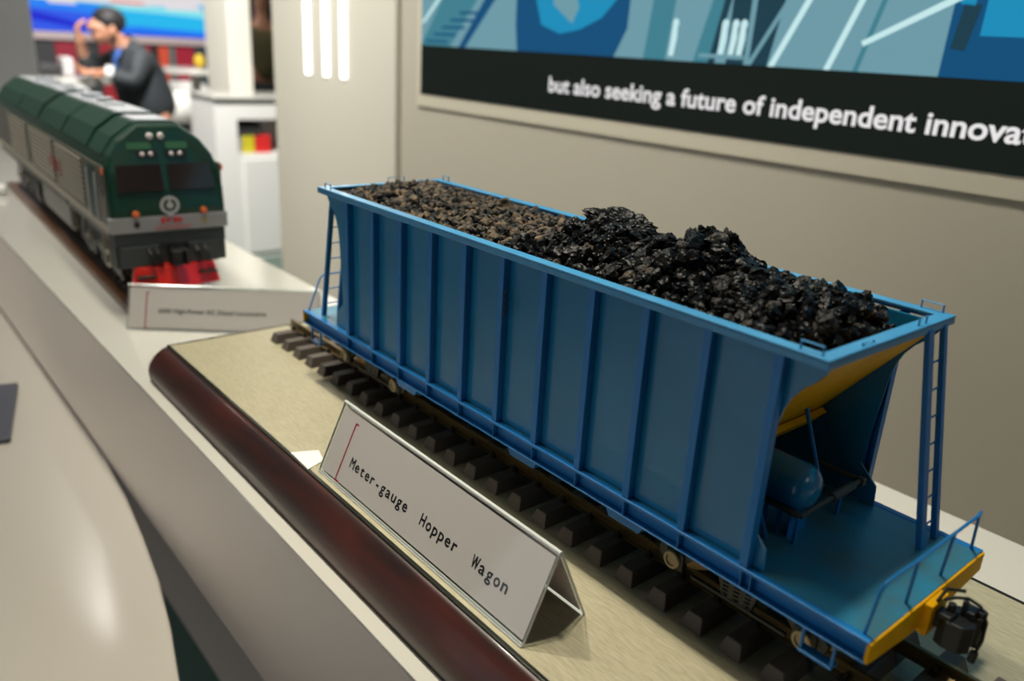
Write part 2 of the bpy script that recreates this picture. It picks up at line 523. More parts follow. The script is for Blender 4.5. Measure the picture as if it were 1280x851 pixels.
# sloping end sheets
for e_ in (0, 1):
    X = (lambda x: x) if e_ == 0 else mx
    sl = [(-.0485, .1265), (-.1600, -.0098), (-.1615, -.0090), (-.0505, .1265)]
    build('end_slope_sheet', YEL, prism([((x if e_ == 0 else mb(x)), z) for x, z in sl], 'y', .0073, W - .0073), wg)
    a = [(-.108, .0522), (-.1155, .0430), (-.1125, .0405), (-.1045, .0500)]
    build('sheet_stiffener', YEL, prism([((x if e_ == 0 else mb(x)), z) for x, z in a], 'y', .009, W - .009), wg)
    b = [(0, -.0125), (.045, -.0172), (.088, -.0172), (W, -.0125), (W, -.0006), (0, -.0006)]
    build('end_beam', YEL, [prism(b, 'x', X(-.0012), X(.0012)), box(min(X(.0005), X(.0055)), max(X(.0005), X(.0055)), .0560, .0760, -.0200, -.0015)], wg, bevel=.0005)
    # ladder: right corner at the near end, left corner at the far end
    yy = (.104, .122) if e_ == 0 else (W - .104, W - .122)
    for q, y_ in enumerate(yy):
        wv = .0032
        st = build('ladder_rail', RIBB, [([(X(-.0236 - .0018), y_ - wv, 0), (X(-.0236 + .0018), y_ - wv, 0), (X(-.0236 + .0018), y_ + wv, 0), (X(-.0236 - .0018), y_ + wv, 0),
                                        (X(-.0486), y_ - wv, .127), (X(-.0474 + .0018), y_ - wv, .127), (X(-.0474 + .0018), y_ + wv, .127), (X(-.0486), y_ + wv, .127)],
                                       [(0, 1, 2, 3), (4, 5, 6, 7), (0, 1, 5, 4), (1, 2, 6, 5), (2, 3, 7, 6), (3, 0, 4, 7)])], wg, bevel=.0003) if q == 0 else \
            build('ladder_rail', RIBB, [([(X(-.0236 - .0018), y_ - .0022, 0), (X(-.0236 + .0018), y_ - .0022, 0), (X(-.0236 + .0018), y_ + .0022, 0), (X(-.0236 - .0018), y_ + .0022, 0),
                                        (X(-.0486), y_ - .0022, .127), (X(-.0474 + .0018), y_ - .0022, .127), (X(-.0474 + .0018), y_ + .0022, .127), (X(-.0486), y_ + .0022, .127)],
                                       [(0, 1, 2, 3), (4, 5, 6, 7), (0, 1, 5, 4), (1, 2, 6, 5), (2, 3, 7, 6), (3, 0, 4, 7)])], wg, bevel=.0003)
    for k in range(7):
        z = .0125 + k * .0158
        x = -.0236 - (.0242) * z / .127
        build('ladder_rung', RIBB, tube([(X(x), yy[0], z), (X(x), yy[1], z)], .0006, 6), wg)
    # end handrail
    zt = .033
    pts = [(-.005, .0042, 0), (-.0015, .0015, zt - .005), (-.0008, .0030, zt - .001), (0, .0065, zt + .001)] + [(.0006, y_, zt + .001) for y_ in (.034, .075, .104)] + [(-.0002, .109, zt + .001), (-.0010, .1125, zt - .0005), (-.0022, .1155, zt - .0035), (-.0055, .1294, 0)]
    if e_ == 1:
        pts = [(x, W - y_, z) for x, y_, z in pts]
    hr = build('handrail', RIBB, [tube([(X(x), y_, z) for x, y_, z in pts], .0009, 8)] +
               [tube([(X(-.0044), (a_ if e_ == 0 else W - a_), 0), (X(.0004), (b_ if e_ == 0 else W - b_), zt + .001)], .0009, 8) for a_, b_ in ((.0463, .034), (.0864, .0755))], wg, smooth=True)
    # step under the sill
    for y_ in (.0005, W - .0025):
        build('footstep', RIBB, [box(min(X(-.034), X(-.0325)), max(X(-.034), X(-.0325)), y_, y_ + .002, -.026, -.012), box(min(X(-.0165), X(-.015)), max(X(-.0165), X(-.015)), y_, y_ + .002, -.026, -.012),
                               box(min(X(-.034), X(-.015)), max(X(-.034), X(-.015)), y_ - .001, y_ + .006, -.0275, -.026)], wg, bevel=.0003)
    # coupler
    cz = -.0105
    X0_ = X
    X = lambda x: X0_(.003 + (x - .003) * .80)
    cp = []
    cp.append(box(X(.003) if e_ == 0 else X(.012), X(.012) if e_ == 0 else X(.003), YC - .004, YC + .004, cz - .005, cz + .004))
    kn = [(.010, -.0085), (.016, -.0105), (.026, -.0095), (.0305, -.004), (.029, .001), (.024, .0005), (.0235, .004), (.030, .006), (.031, .0105), (.024, .0125), (.014, .0095), (.010, .006)]
    cp.append(prism([(X(a_), YC + b_) for a_, b_ in kn], 'z', cz - .0105, cz + .0055))
    cp += [tube([(X(.0275), YC + .009, cz - .013), (X(.0275), YC + .009, cz + .009)], .0028, 10), tube([(X(.014), YC - .003, cz + .0055), (X(.014), YC - .003, cz + .0125)], .0022, 8),
           tube([(X(.0195), YC + .002, cz + .0055), (X(.0195), YC + .002, cz + .0145)], .0016, 8), box(min(X(.010), X(.018)), max(X(.010), X(.018)), YC - .010, YC + .0, cz + .005, cz + .008),
           box(min(X(.018), X(.026)), max(X(.018), X(.026)), YC + .001, YC + .010, cz + .005, cz + .0095)]
    k0 = build('coupler', BLK, cp, wg, bevel=.0007)
    build('uncoupling_lever', BLK, [tube([(X(.010), YC - .006, cz + .014), (X(.0135), YC + .000, cz + .0145), (X(.0195), YC + .004, cz + .0150), (X(.026), YC + .008, cz + .0115)], .0009, 8),
                                   tube([(X(.026), YC + .008, cz + .0115), (X(.0315), YC + .0085, cz + .004), (X(.0325), YC + .007, cz - .006), (X(.031), YC + .005, cz - .015)], .0009, 8),
                                   tube([(X(.031), YC + .005, cz - .013), (X(.0305), YC + .004, cz - .0190)], .0021, 10),
                                   tube([(X(.0055), YC - .004, cz + .010), (X(.0060), YC + .004, cz + .0145), (X(.016), YC + .007, cz + .0165)], .0010, 8)], k0, smooth=True)

# grab irons on the rim
for a_, b_ in (((-.0640, .0012), (-.0520, .0012)), ((-.0655, W - .001), (-.0530, W - .001)), ((-.0490, .0930), (-.0490, .1015)), ((-.0490, .0330), (-.0490, .0440)),
               ((mb(-.0490), .072), (mb(-.0490), .090)), ((mb(-.056), .0012), (mb(-.066), .0012)), ((mb(-.056), W - .001), (mb(-.066), W - .001))):
    zt = .0345 + .1006
    h = .0046 if not (a_[1] == .0330) else .0012
    build('grab_iron', RIMB, tube([(*a_, .1300), (*a_, .1306 + h), (*b_, .1306 + h), (*b_, .1300)], .0006, 6), wg)
build('latch_strip', BLK, [box(-.2868, -.2862, -.0004, .0004, .083, .102)] + [box(-.2868, -.2845, -.0004, .0004, .083 + k * .006, .0840 + k * .006) for k in range(4)], wg)
# reservoir and brake rigging on the near deck
tk = build('air_reservoir', [BLUE, DUSTY], [lathe([(-.046, .004), (-.045, .009), (-.042, .0125), (-.038, .0142), (-.006, .0142), (-.002, .0125), (.0008, .009), (.0022, .004), (.0024, .0008)], (-.0705, .0573, .0298), 'x', 32)], wg, smooth=True)
for x in (-.0775, -.1060):
    build('reservoir_cradle', RIBB, box(x, x + .0015, .0475, .067, .0, .0165), wg, bevel=.0003)
build('brake_frame', DUSTY, [tube([(-.0985, .0480, .0170), (-.0702, .0474, .0170)], .0020, 8), tube([(-.0702, .0474, .0170), (-.0710, .0830, .0172)], .0016, 8),
                             tube([(-.0710, .0830, .0172), (-.0715, .1080, .0172)], .0029, 12), tube([(-.0715, .1080, .0172), (-.0720, .1185, .0172)], .0016, 8), tube([(-.0720, .1185, .0172), (-.1050, .1180, .0172)], .0018, 8),
                             box(-.0735, -.0690, .1165, .1205, .0145, .0195), tube([(-.0990, .045, .0185), (-.0985, .051, .0185)], .0030, 10)], wg, smooth=True)
for x, y_ in ((-.0700, .0450), (-.0830, .0470), (-.0925, .0480), (-.0730, .0980)):
    build('frame_leg', RIBB, box(x - .0009, x + .0009, y_ - .0013, y_ + .0013, 0, .0165), wg, bevel=.0002)
build('support_strut', RIBB, [tube([(-.1010, .089, .0640), (-.0860, .0905, .0240), (-.0820, .0910, .0170)], .0013, 6)], wg)
build('support_strut', RIBB, [tube([(-.0960, .030, .0400), (-.0830, .0368, .0)], .0014, 6)], wg)
# discharge chutes
for x in (-.165, -.266, -.42):
    P = [(x - .026, -.002), (x + .026, -.002), (x + .013, -.0235), (x - .013, -.0235)]
    build('discharge_chute', RIBB, prism(P, 'y', .0068, W - .0068), wg, bevel=.0004)
build('centre_sill', BLK, box(-.59, -.01, YC - .012, YC + .012, -.018, -.0025), wg)

# bogies
WHL = mat('dark_wheel', (.03, .028, .025), .4, metal=.6)
for xc in (-.0888, -.5112):
    for s_ in (-1, 1):
        ys = YC + s_ * .0385
        q = []
        # cast side frame with open arches
        prof_ = [(-.060, -.036), (-.052, -.0300), (-.030, -.0235), (-.012, -.0205), (.012, -.0205), (.030, -.0235), (.052, -.0300), (.060, -.036), (.058, -.043), (.050, -.0455), (.040, -.0415), (.0335, -.0345), (.022, -.0300), (.014, -.0330), (.0105, -.0445), (-.0105, -.0445), (-.014, -.0330), (-.022, -.0300), (-.0335, -.0345), (-.040, -.0415), (-.050, -.0455), (-.058, -.043)]
        sf = build('bogie_side_frame', OLIVE, [prism([(xc + a_, b_) for a_, b_ in prof_], 'y', ys - .0022, ys + .0022),
                                               prism([(xc - .034, -.0475), (xc + .034, -.0475), (xc + .034, -.0450), (xc - .034, -.0450)], 'y', ys - .0015, ys + .0015)], wg, bevel=.0008)
        for dx in (-.0078, 0, .0078):
            build('spring', BLK, tube([(xc + dx + .0028 * math.cos(t * .8), ys + .0028 * math.sin(t * .8), -.0445 + t * .00034) for t in range(46)], .0008, 5), sf)
    for dx in (-.0460, .0460):
        ax = build('wheelset', [WHL, BRASS], [lathe([(-.0400, .0030), (.0400, .0030)], (xc + dx, YC, -.0335), 'y', 14)] +
                   [(*lathe([(s_ * .0185, .0195), (s_ * .0205, .0200), (s_ * .0208, .0182), (s_ * .0258, .0178), (s_ * .0260, .0150)], (xc + dx, YC, -.0335), 'y', 40), 1) for s_ in (-1, 1)] +
                   [lathe([(s_ * .0190, .0150), (s_ * .0240, .0150), (s_ * .0240, .0040)], (xc + dx, YC, -.0335), 'y', 32) for s_ in (-1, 1)], wg, smooth=True)
        for s_ in (-1, 1):
            y1 = YC + s_ * .0410
            bxo = build('axle_box', OLIVE, box(xc + dx - .0075, xc + dx + .0075, min(y1 - s_ * .004, y1 + s_ * .002), max(y1 - s_ * .004, y1 + s_ * .002), -.0465, -.0325), wg, bevel=.002)
            build('axle_cap', mat('dull_brass_cap', (.30, .24, .14), .45, metal=.4), [lathe([(s_ * .0015, .0062), (s_ * .0040, .0062), (s_ * .0046, .0056), (s_ * .0046, .0040), (s_ * .0036, .0038), (s_ * .0036, .0004)], (xc + dx, y1, -.0385), 'y', 24)], bxo, smooth=True)

# ------------------------------------------------------------------ the load
def ico(sub):
    import bmesh
    bm = bmesh.new()
    bmesh.ops.create_icosphere(bm, subdivisions=sub, radius=1)
    v = [x.co.copy() for x in bm.verts]
    f = [tuple(q.index for q in p.verts) for p in bm.faces]
    bm.free()
    return v, f
I2, I3, I4 = ico(2), ico(3), ico(5)
def rock(base, seed, cuts=9, rough=.12, freq=2.2):
    rr = random.Random(seed)
    P = []
    for _ in range(cuts):
        n_ = Vector((rr.gauss(0, 1), rr.gauss(0, 1), rr.gauss(0, 1))).normalized()
        P.append((n_, rr.uniform(.55, .85)))
    off = Vector((rr.uniform(0, 90), rr.uniform(0, 90), rr.uniform(0, 90)))
    out = []
    for v in base[0]:
        d = v.copy()
        for n_, h_ in P:
            k = d.dot(n_)
            if k > h_:
                d -= n_ * (k - h_)
        d *= 1 + rough * noise.fractal(v * freq + off, .8, 2.1, 3)
        out.append(d)
    return out, base[1]
def clump(seed, rough=.5, base=None):
    """a knobbly block: cut faces broken up by small angular lobes"""
    rr = random.Random(seed)
    off = Vector((rr.uniform(0, 90), rr.uniform(0, 90), rr.uniform(0, 90)))
    vs, fs = rock(base or I4, seed, 14, .10, 1.6)
    out = []
    for v in vs:
        d1 = noise.voronoi(v * 2.4 + off)[0]
        d2 = noise.voronoi(v * 5.5 + off)[0]
        k = 1 + .30 * min(1, (d1[1] - d1[0]) * 1.2) + .13 * min(1, (d2[1] - d2[0]) * 1.5) - .25 + .04 * noise.noise(v * 19 + off)
        out.append(v * k)
    return out, fs
def mesh_of(name, sh, M):
    me = bpy.data.meshes.new(name)
    me.from_pydata([tuple(v) for v in sh[0]], [], sh[1])
    me.materials.append(M)
    return me
coal_m = [mesh_of('coal_lump', rock(I3, 100 + k, 11, .22, 2.6), COAL if k < 7 else COALB) for k in range(8)]
grav_m = [mesh_of('ore_piece', rock(I2, 200 + k, 8, .25, 1.8), GRAV if k < 7 else COAL) for k in range(9)]
SIL = [(-.60, .130), (-.545, .133), (-.50, .133), (-.44, .134), (-.36, .131), (-.322, .131), (-.30, .140), (-.2465, .146), (-.227, .142), (-.203, .145), (-.185, .153), (-.171, .153), (-.158, .141), (-.14, .139), (-.12, .138), (-.10, .140), (-.085, .138), (-.073, .133), (-.060, .108), (-.05, .10)]
def lerp(x):
    for (a, b), (c, d) in zip(SIL, SIL[1:]):
        if a <= x <= c:
            return b + (d - b) * (x - a) / (c - a)
    return .11
def hgt(x, y):
    peak = lerp(x)
    base = .1265 if x < -.30 else .121
    if x > -.075:
        base = .108
    t = (y - .006) / .120
    w_ = max(0., math.sin(PI * min(1, max(0, t)) ** 1.25))
    return base + (peak - base) * w_ ** .8
# bed under the pieces
nx, ny = 90, 20
V, Fc = [], []
for i in range(nx + 1):
    for j in range(ny + 1):
        x = -.545 + i * (.488) / nx
        y = .0078 + j * (W - .0156) / ny
        V.append((x, y, max(hgt(x, y) - .007 + .003 * noise.noise(Vector((x, y, 0)) * 90), .1275 - (-.0505 - x) * 1.22 + .002, .1275 - (x + .5495) * 1.22 + .002)))
for i in range(nx):
    for j in range(ny):
        a = i * (ny + 1) + j
        Fc.append((a, a + ny + 1, a + ny + 2, a + 1))
bed = tag(build('coal_bed', mat('coal_fines', (.03, .024, .018), .8, bump=1, bscale=500, bdist=.002), (V, Fc)), 'dark fine coal filling the gaps under the lumps in the wagon', 'coal', None, 'stuff')
CAMP = Vector((.126, -.347, .259))
def scatter(n, xr, rr, meshes, hoff, seed, mind):
    rnd = random.Random(seed)
    L_ = []
    grid = {}
    tries = 0
    while len(L_) < n and tries < n * 40:
        tries += 1
        x = rnd.uniform(*xr)
        r = rnd.uniform(*rr) * (1.25 if rnd.random() < .1 else 1)
        y = rnd.uniform(.0080 + r * 1.05, W - .0080 - r * 1.05)
        ok = hgt(x, y) + hoff > .1265 - (-.0485 - x) * 1.22 + r * 2.1
        g = (int(x / .012), int(y / .012))
        for a in (-1, 0, 1):
            for b in (-1, 0, 1):
                for (x2, y2, r2) in grid.get((g[0] + a, g[1] + b), []):
                    if (x - x2) ** 2 + (y - y2) ** 2 < (mind * (r + r2)) ** 2:
                        ok = False
        if not ok:
            continue
        grid.setdefault(g, []).append((x, y, r))
        L_.append((x, y, hgt(x, y) + hoff + rnd.uniform(-.3, .35) * r, r, rnd.choice(meshes), (rnd.uniform(0, 6), rnd.uniform(0, 6), rnd.uniform(0, 6)),
                   (rnd.uniform(.8, 1.25), rnd.uniform(.75, 1.1), rnd.uniform(.65, 1.0))))
    return L_
def place(lst, name, label, cat, group, keep, rest_label, M):
    lst.sort(key=lambda q: (Vector(q[:3]) - CAMP).length / q[3])
    for q in lst[:keep]:
        o = bpy.data.objects.new(name, q[4])
        o.location = q[:3]
        o.rotation_euler = q[5]
        o.scale = tuple(s * q[3] for s in q[6])
        COL.objects.link(o)
        tag(o, label, cat, group)
    sh = []
    for q in lst[keep:]:
        mm = Matrix.LocRotScale(Vector(q[:3]), __import__('mathutils').Euler(q[5]), Vector([s * q[3] for s in q[6]]))
        mi = 1 if q[4] in grav_m[7:] else 0
        sh.append(([tuple(mm @ v.co) for v in q[4].vertices], [tuple(p.vertices) for p in q[4].polygons], mi))
    if sh:
        tag(build(name, M, sh), rest_label, cat, None, 'stuff')
place(scatter(1500, (-.542, -.292), (.0026, .0052), grav_m, -.0015, 3, .62), 'ore_piece', 'small rough brown piece lying in the far half of the wagon load', 'rock',
      'brown pieces in the far half of the load', 300, 'bed of small brown rough pieces at the far end of the load', [GRAV, COAL])
place(scatter(620, (-.302, -.064), (.0042, .0088), coal_m, -.002, 5, .56), 'coal_lump', 'black coal lump in the near half of the wagon load', 'coal',
      'black coal lumps in the near half of the load', 300, 'heap of jagged black coal filling the near half of the wagon', [COAL])
big = [((-.268, .088, .1435), (.034, .020, .0175), 'largest black coal block, crowning the middle of the load', (0, .05, .1)),
       ((-.190, .084, .1495), (.011, .010, .0125), 'upright coal knob on the peak of the heap, its left one', (0, .2, .3)),
       ((-.1735, .086, .1500), (.0115, .011, .0125), 'upright coal knob on the peak of the heap, its right one', (.4, .1, 1.3)),
       ((-.200, .070, .1385), (.024, .020, .013), 'broad black coal block on the left shoulder of the peak', (.1, .2, 2.)),
       ((-.165, .070, .1365), (.020, .020, .014), 'broad black coal block just right of the peak', (.3, .2, 1.)),
       ((-.108, .088, .1335), (.014, .013, .011), 'brown-tinged black coal block near the open end corner', (.5, 0, 2.)),
       ((-.083, .080, .1235), (.015, .022, .0150), 'black coal block facing the empty near corner of the wagon', (.2, .1, .1)),
       ((-.130, .060, .1300), (.018, .016, .011), 'wide dull coal block on the low slope right of the peak', (.1, .3, .6)),
       ((-.236, .060, .1310), (.022, .018, .013), 'dark coal block below the largest block', (0, .2, .9))]
for k, (c, r, lb, ro) in enumerate(big):
    o = bpy.data.objects.new('coal_block', mesh_of('coal_block', clump(40 + k, .75), COAL))
    o.location = c
    o.scale = r
    o.rotation_euler = ro
    COL.objects.link(o)
    tag(o, lb, 'coal')

# ------------------------------------------------------------------ acrylic cards
def acrylic():
    M = bpy.data.materials.new('clear_acrylic')
    M.use_nodes = True
    nt = M.node_tree
    nt.nodes.remove(nt.nodes['Principled BSDF'])
    tb = nt.nodes.new('ShaderNodeBsdfTransparent')
    tb.inputs[0].default_value = (.93, .95, .94, 1)
    gl = nt.nodes.new('ShaderNodeBsdfGlossy')
    gl.inputs['Roughness'].default_value = .06
    lw = nt.nodes.new('ShaderNodeLayerWeight')
    lw.inputs[0].default_value = .5
    pw = nt.nodes.new('ShaderNodeMath'); pw.operation = 'POWER'; pw.inputs[1].default_value = 4
    ad = nt.nodes.new('ShaderNodeMath'); ad.operation = 'MULTIPLY_ADD'; ad.inputs[1].default_value = .6; ad.inputs[2].default_value = .035
    nt.links.new(lw.outputs['Facing'], pw.inputs[0])
    nt.links.new(pw.outputs[0], ad.inputs[0])
    mxs = nt.nodes.new('ShaderNodeMixShader')
    nt.links.new(ad.outputs[0], mxs.inputs[0])
    nt.links.new(tb.outputs[0], mxs.inputs[1])
    nt.links.new(gl.outputs[0], mxs.inputs[2])
    nt.links.new(mxs.outputs[0], nt.nodes['Material Output'].inputs[0])
    return M
ACR = acrylic()
ACE = mat('acrylic_edge', (.60, .63, .61), .12, coat=.6)
PAPER = mat('lilac_white_paper', (.72, .63, .62), .55)
REDI = mat('red_ink', (.42, .004, .02), .6, spec=.1)
INK = mat('black_ink', (.012, .012, .012), .6, spec=.1)
def card(loc, rot, length, hgt_, half, label, txt):
    t = thing('name_card', label, 'sign', loc, None, rot, local=True)
    # local: x along, y depth (front edge y=0), z up
    s = math.hypot(half, hgt_)
    ux, uz = half / s, hgt_ / s
    th = .0014
    def F(u, v, d=0.):      # front slope: v up the slope, d outward
        return (u, v * ux - d * uz, v * uz + d * ux)
    def B(u, v, d=0.):
        return (u, 2 * half - v * ux + d * uz, v * uz + d * ux)
    def slab(fn, u0, u1, v0, v1, d0, d1):
        v = [fn(u, a, d) for u in (u0, u1) for a in (v0, v1) for d in (d0, d1)]
        return v, box(0, 1, 0, 1, 0, 1)[1]
    build('acrylic_shell', ACR, [slab(F, 0, length, 0, s, .0008, .0014), slab(B, 0, length, 0, s, .0008, .0014)], t)
    build('acrylic_edges', ACE, [slab(F, -.0003, 0, 0, s, -.0004, .0014), slab(F, length, length + .0003, 0, s, -.0004, .0014), slab(B, -.0003, 0, 0, s, -.0004, .0014), slab(B, length, length + .0003, 0, s, -.0004, .0014),
                                 slab(F, 0, length, -.0002, .0006, -.0016, .0016), slab(B, 0, length, -.0002, .0006, -.0016, .0016), slab(F, 0, length, .0022, .0027, .0014, .0019),
                                 tube([(-.0007, half, hgt_ + .0002), (length + .0007, half, hgt_ + .0002)], .0014, 10)], t, bevel=.0003)
    build('paper_insert', PAPER, [slab(F, .002, length - .002, .0035, s - .0035, -.0003, .0003), slab(B, .002, length - .002, .0035, s - .0035, -.0003, .0003)], t)
    br = [slab(F, *q, .0003, .00045) for q in ((.0233, .0248, .0032, .0505), (.0235, .0280, .0500, .0512), (.0235, .0280, .0028, .0040))]
    build('red_bracket', REDI, br, t)
    if len(txt) < 30:
        build('lettering', INK, text_shape(txt, .0118, lambda u, v: F(.0345 + u, .0190 + v, .00045), bold=.0, pitch=.00748), t)
    else:
        build('lettering', INK, text_shape(txt, .0090, lambda u, v: F(.0400 + u * .93, .0235 + v, .00045), bold=.012), t)
    return t
card((-.4117, -.0805, -.071), 0, .2545, .0550, .0250, 'tented acrylic name card reading Meter-gauge Hopper Wagon beside the blue wagon', 'Meter-gauge  Hopper  Wagon')
card((-.962, -.078, -.116), math.atan2(.126, .093), .250, .0545, .0245, 'tented acrylic name card with small blurred text in front of the locomotive', '6000 High-Power AC Diesel Locomotive')

# ------------------------------------------------------------------ locomotive and its board
LR = -.037
LX, LY = -1.0, .003
GRN = mat('dark_green_paint', (.003, .036, .021), .30, coat=.3)
GRN2 = mat('green_roof_paint', (.004, .034, .020), .48, coat=.08, spec=.35)
GREY = mat('grey_band_paint', (.30, .29, .30), .4, coat=.2)
SIDEM = mat('side_olive_grey', (.12, .12, .088), .35, coat=.3)
LOUV = mat('louvre_beige', (.36, .33, .26), .5)
LOUD = mat('louvre_gap', (.05, .045, .04), .6)
DGREY = mat('dark_grey_buffer', (.045, .052, .055), .45)
REDP = mat('red_plough_paint', (.80, .016, .008), .28, coat=.6)
GLS = mat('dark_window_glass', (.02, .014, .014), .08, coat=.4)
LAMP = mat('pale_lamp_lens', (.75, .66, .68), .2)
ORNG = mat('orange_marker', (.75, .16, .04), .4)
REDK = mat('red_lettering', (.60, .02, .04), .5)
CHROME = mat('silver_emblem', (.55, .56, .58), .3, metal=.4)
STEEL = mat('roof_white_reflective', (.55, .57, .62), .25)

tb = thing('track_board', 'brown wooden track board under the green locomotive', 'board', (LX, LY, -.116), None, LR, local=True)
zz = .116
def up(s, dz):
    return ([(p[0], p[1], p[2] + dz) for p in s[0]],) + tuple(s[1:])
# coordinates relative to the counter top
build('board', mat('brown_board', (.13, .055, .025), .4, coat=.2, noise_amt=.4, noise_scale=20, stretch=(1, 8, 1)), box(-1.12, .02, -.062, .062, 0, .012), tb, bevel=.001)
for s_ in (-1, 1):
    build('rail', RAILM, box(-1.10, .015, s_ * .0235 - .0015, s_ * .0235 + .0015, .017, .024), tb)
sl0 = None
for i in range(38):
    x = .005 - i * .0288
    if sl0 is None:
        sl0 = build('sleeper', SLEEP, box(x - .007, x + .007, -.045, .045, .012, .017), tb, bevel=.0008)
        l0 = sl0.location.copy()
    else:
        copy_part(sl0, tb, l0 + Vector((-i * .0288, 0, 0)))

lo = thing('locomotive', 'dark green model diesel locomotive with a red snow plough', 'locomotive', (LX, LY, 0), None, LR, local=True)
LEN = 1.02
# body cross-section (y, z) and raking nose
def xf(z):
    return 0 if z < .05 else -(z - .05) * .32
HW = .0745
sect = [(-HW, .000), (HW, .000), (HW, .030), (.0735, .055), (.0715, .080), (.0665, .100), (.0530, .120), (.0270, .139), (-.0270, .139), (-.0530, .120), (-.0665, .100), (-.0715, .080), (-.0735, .055), (-HW, .030)]
def body(sec, x1):
    n = len(sec)
    v = [(xf(p[1]), p[0], p[1]) for p in sec] + [(x1, p[0], p[1]) for p in sec]
    f = [tuple(range(n))[::-1], tuple(range(n, 2 * n))] + [(i, (i + 1) % n, n + (i + 1) % n, n + i) for i in range(n)]
    return v, f
build('cab_body', GRN, body(sect, -LEN), lo, bevel=.004, smooth=False)
# roof sections with breaks
for i, (a, b, h) in enumerate([(-.045, -.12, .0015), (-.135, -.30, .004), (-.315, -.50, .0025), (-.515, -.72, .0045), (-.735, -1.0, .0025)]):
    P = [(-.0690, .0975), (-.0675, .1005 + h * .3), (-.0540, .1205 + h), (-.0275, .1395 + h), (.0275, .1395 + h), (.0540, .1205 + h), (.0675, .1005 + h * .3), (.0690, .0975)]
    build('roof_section', GRN2, prism([(p[0], p[1]) for p in P], 'x', b, a), lo, bevel=.001)
    build('roof_walkway', STEEL, [box(b + .004, a - .004, -.022, .022, .139, .1415 + h)] , lo, bevel=.0008)
for k in range(9):
    build('roof_hatch', STEEL, box(-.26 - k * .07, -.235 - k * .07, -.016 + .006 * (k % 2), .012, .143, .149 + .002 * (k % 3)), lo, bevel=.001)
# side walls
for s_ in (-1, 1):
    def sb(x0, x1, d0, d1, z0, z1):
        return box(x0, x1, min(s_ * d0, s_ * d1), max(s_ * d0, s_ * d1), z0, z1)
    sk = build('side_wall', SIDEM, sb(-LEN, -.012, .0735, .0757, .000, .088), lo, bevel=.001)
    for (a, b) in ((-.33, -.135), (-.56, -.35), (-.80, -.60)):
        g = build('louvre_panel', [LOUV, LOUD], [sb(b if b < a else a, max(a, b), .0757, .0762, .016, .084) + (1,)] +
                  [sb(a + .002, b - .002, .0762, .0775, .018 + k * .0075, .0215 + k * .0075) for k in range(9)], sk)
    build('body_stripe', LOUV, sb(-LEN, -.012, .0757, .0764, .000, .010), sk)
    build('side_door', GRN, [sb(-.100, -.060, .0757, .0766, .010, .082)], sk, bevel=.0008)
    for x_ in (-.056, -.104):
        build('door_handrail', CHROME, tube([(x_, s_ * .0775, .008), (x_, s_ * .0775, .075)], .0009, 6), sk)
    build('cab_side_window', GLS, [sb(-.044, -.018, .0757, .0764, .048, .078)], sk, bevel=.0006)
    build('side_marker', ORNG, [sb(-.016, -.010, .0757, .0775, .078, .086)], sk)
    build('red_characters', mat('dull_red', (.33, .06, .05), .6), [sb(-.30 - .026 * k, -.290 - .026 * k, .0776, .0781, .034 + .006 * (k % 2), .058) for k in range(4)], sk)
# front face
build('grey_band', GREY, prism([(-.0765, .001), (.0765, .001), (.0765, .0225), (-.0765, .0225)], 'x', -.012, .0012), lo, bevel=.0015)
def face(y0, y1, z0, z1, t=.0012):
    return [(xf(z) + t_, y, z) for z, y in ((z0, y0), (z0, y1), (z1, y1), (z1, y0)) for t_ in (0,)], t
def panel(poly, t0, t1):
    n = len(poly)
    v = [(xf(z) + t0, y, z) for y, z in poly] + [(xf(z) + t1, y, z) for y, z in poly]
    f = [tuple(range(n))[::-1], tuple(range(n, 2 * n))] + [(i, (i + 1) % n, n + (i + 1) % n, n + i) for i in range(n)]
    return v, f
for a in (((-.062, .056), (-.005, .056), (-.005, .088), (-.059, .088)), ((.005, .056), (.062, .056), (.059, .088), (.005, .088))):
    fr = build('windscreen_frame', BLK, panel([(a[0][0] - .001, a[0][1] - .001), (a[1][0] + .001, a[1][1] - .001), (a[2][0] + .001, a[2][1] + .001), (a[3][0] - .001, a[3][1] + .001)], -.001, .0008), lo)
    build('windscreen', GLS, panel(a, .0008, .0014), fr)
build('number_box', mat('pale_green_plate', (.03, .12, .05), .4), [panel([(-.042, .108), (-.012, .108), (-.012, .116), (-.042, .116)], -.001, .0012), panel([(.006, .108), (.034, .108), (.034, .116), (.006, .116)], -.001, .0012)], lo)
def lens(y, z, r, M, nm, t=.004):
    return build(nm, M, lathe([(-.003, r), (t * .6, r), (t, r * .7)], (xf(z), y, z), 'x', 18), lo, smooth=True)
for y_ in (-.012, .002):
    lens(y_, .124, .0042, LAMP, 'headlight')
for y_ in (-.018, .018):
    hb = build('lamp_cluster', BLK, panel([(y_ - .013, .098), (y_ + .013, .098), (y_ + .013, .1055), (y_ - .013, .1055)], -.001, .0016), lo)
for y_ in (-.025, -.014, .012, .023):
    lens(y_, .1018, .0029, LAMP, 'marker_light')
em = build('round_emblem', [CHROME, BLK], [lathe([(0, .0086), (.0012, .0086)], (xf(.036), 0, .036), 'x', 32) + (1,), lathe([(0, .0125), (.002, .0125), (.002, .0085), (.0005, .0085)], (xf(.036), .000, .036), 'x', 32), lathe([(0, .0045), (.003, .0045), (.003, .001)], (xf(.036), 0, .036), 'x', 20),
                                   prism([(-.0012, .0365), (.0012, .0365), (.0018, .046), (-.0018, .046)], 'x', .0, .0022), prism([(-.004, .022), (.004, .022), (.003, .028), (-.003, .028)], 'x', .0, .0030)], lo)
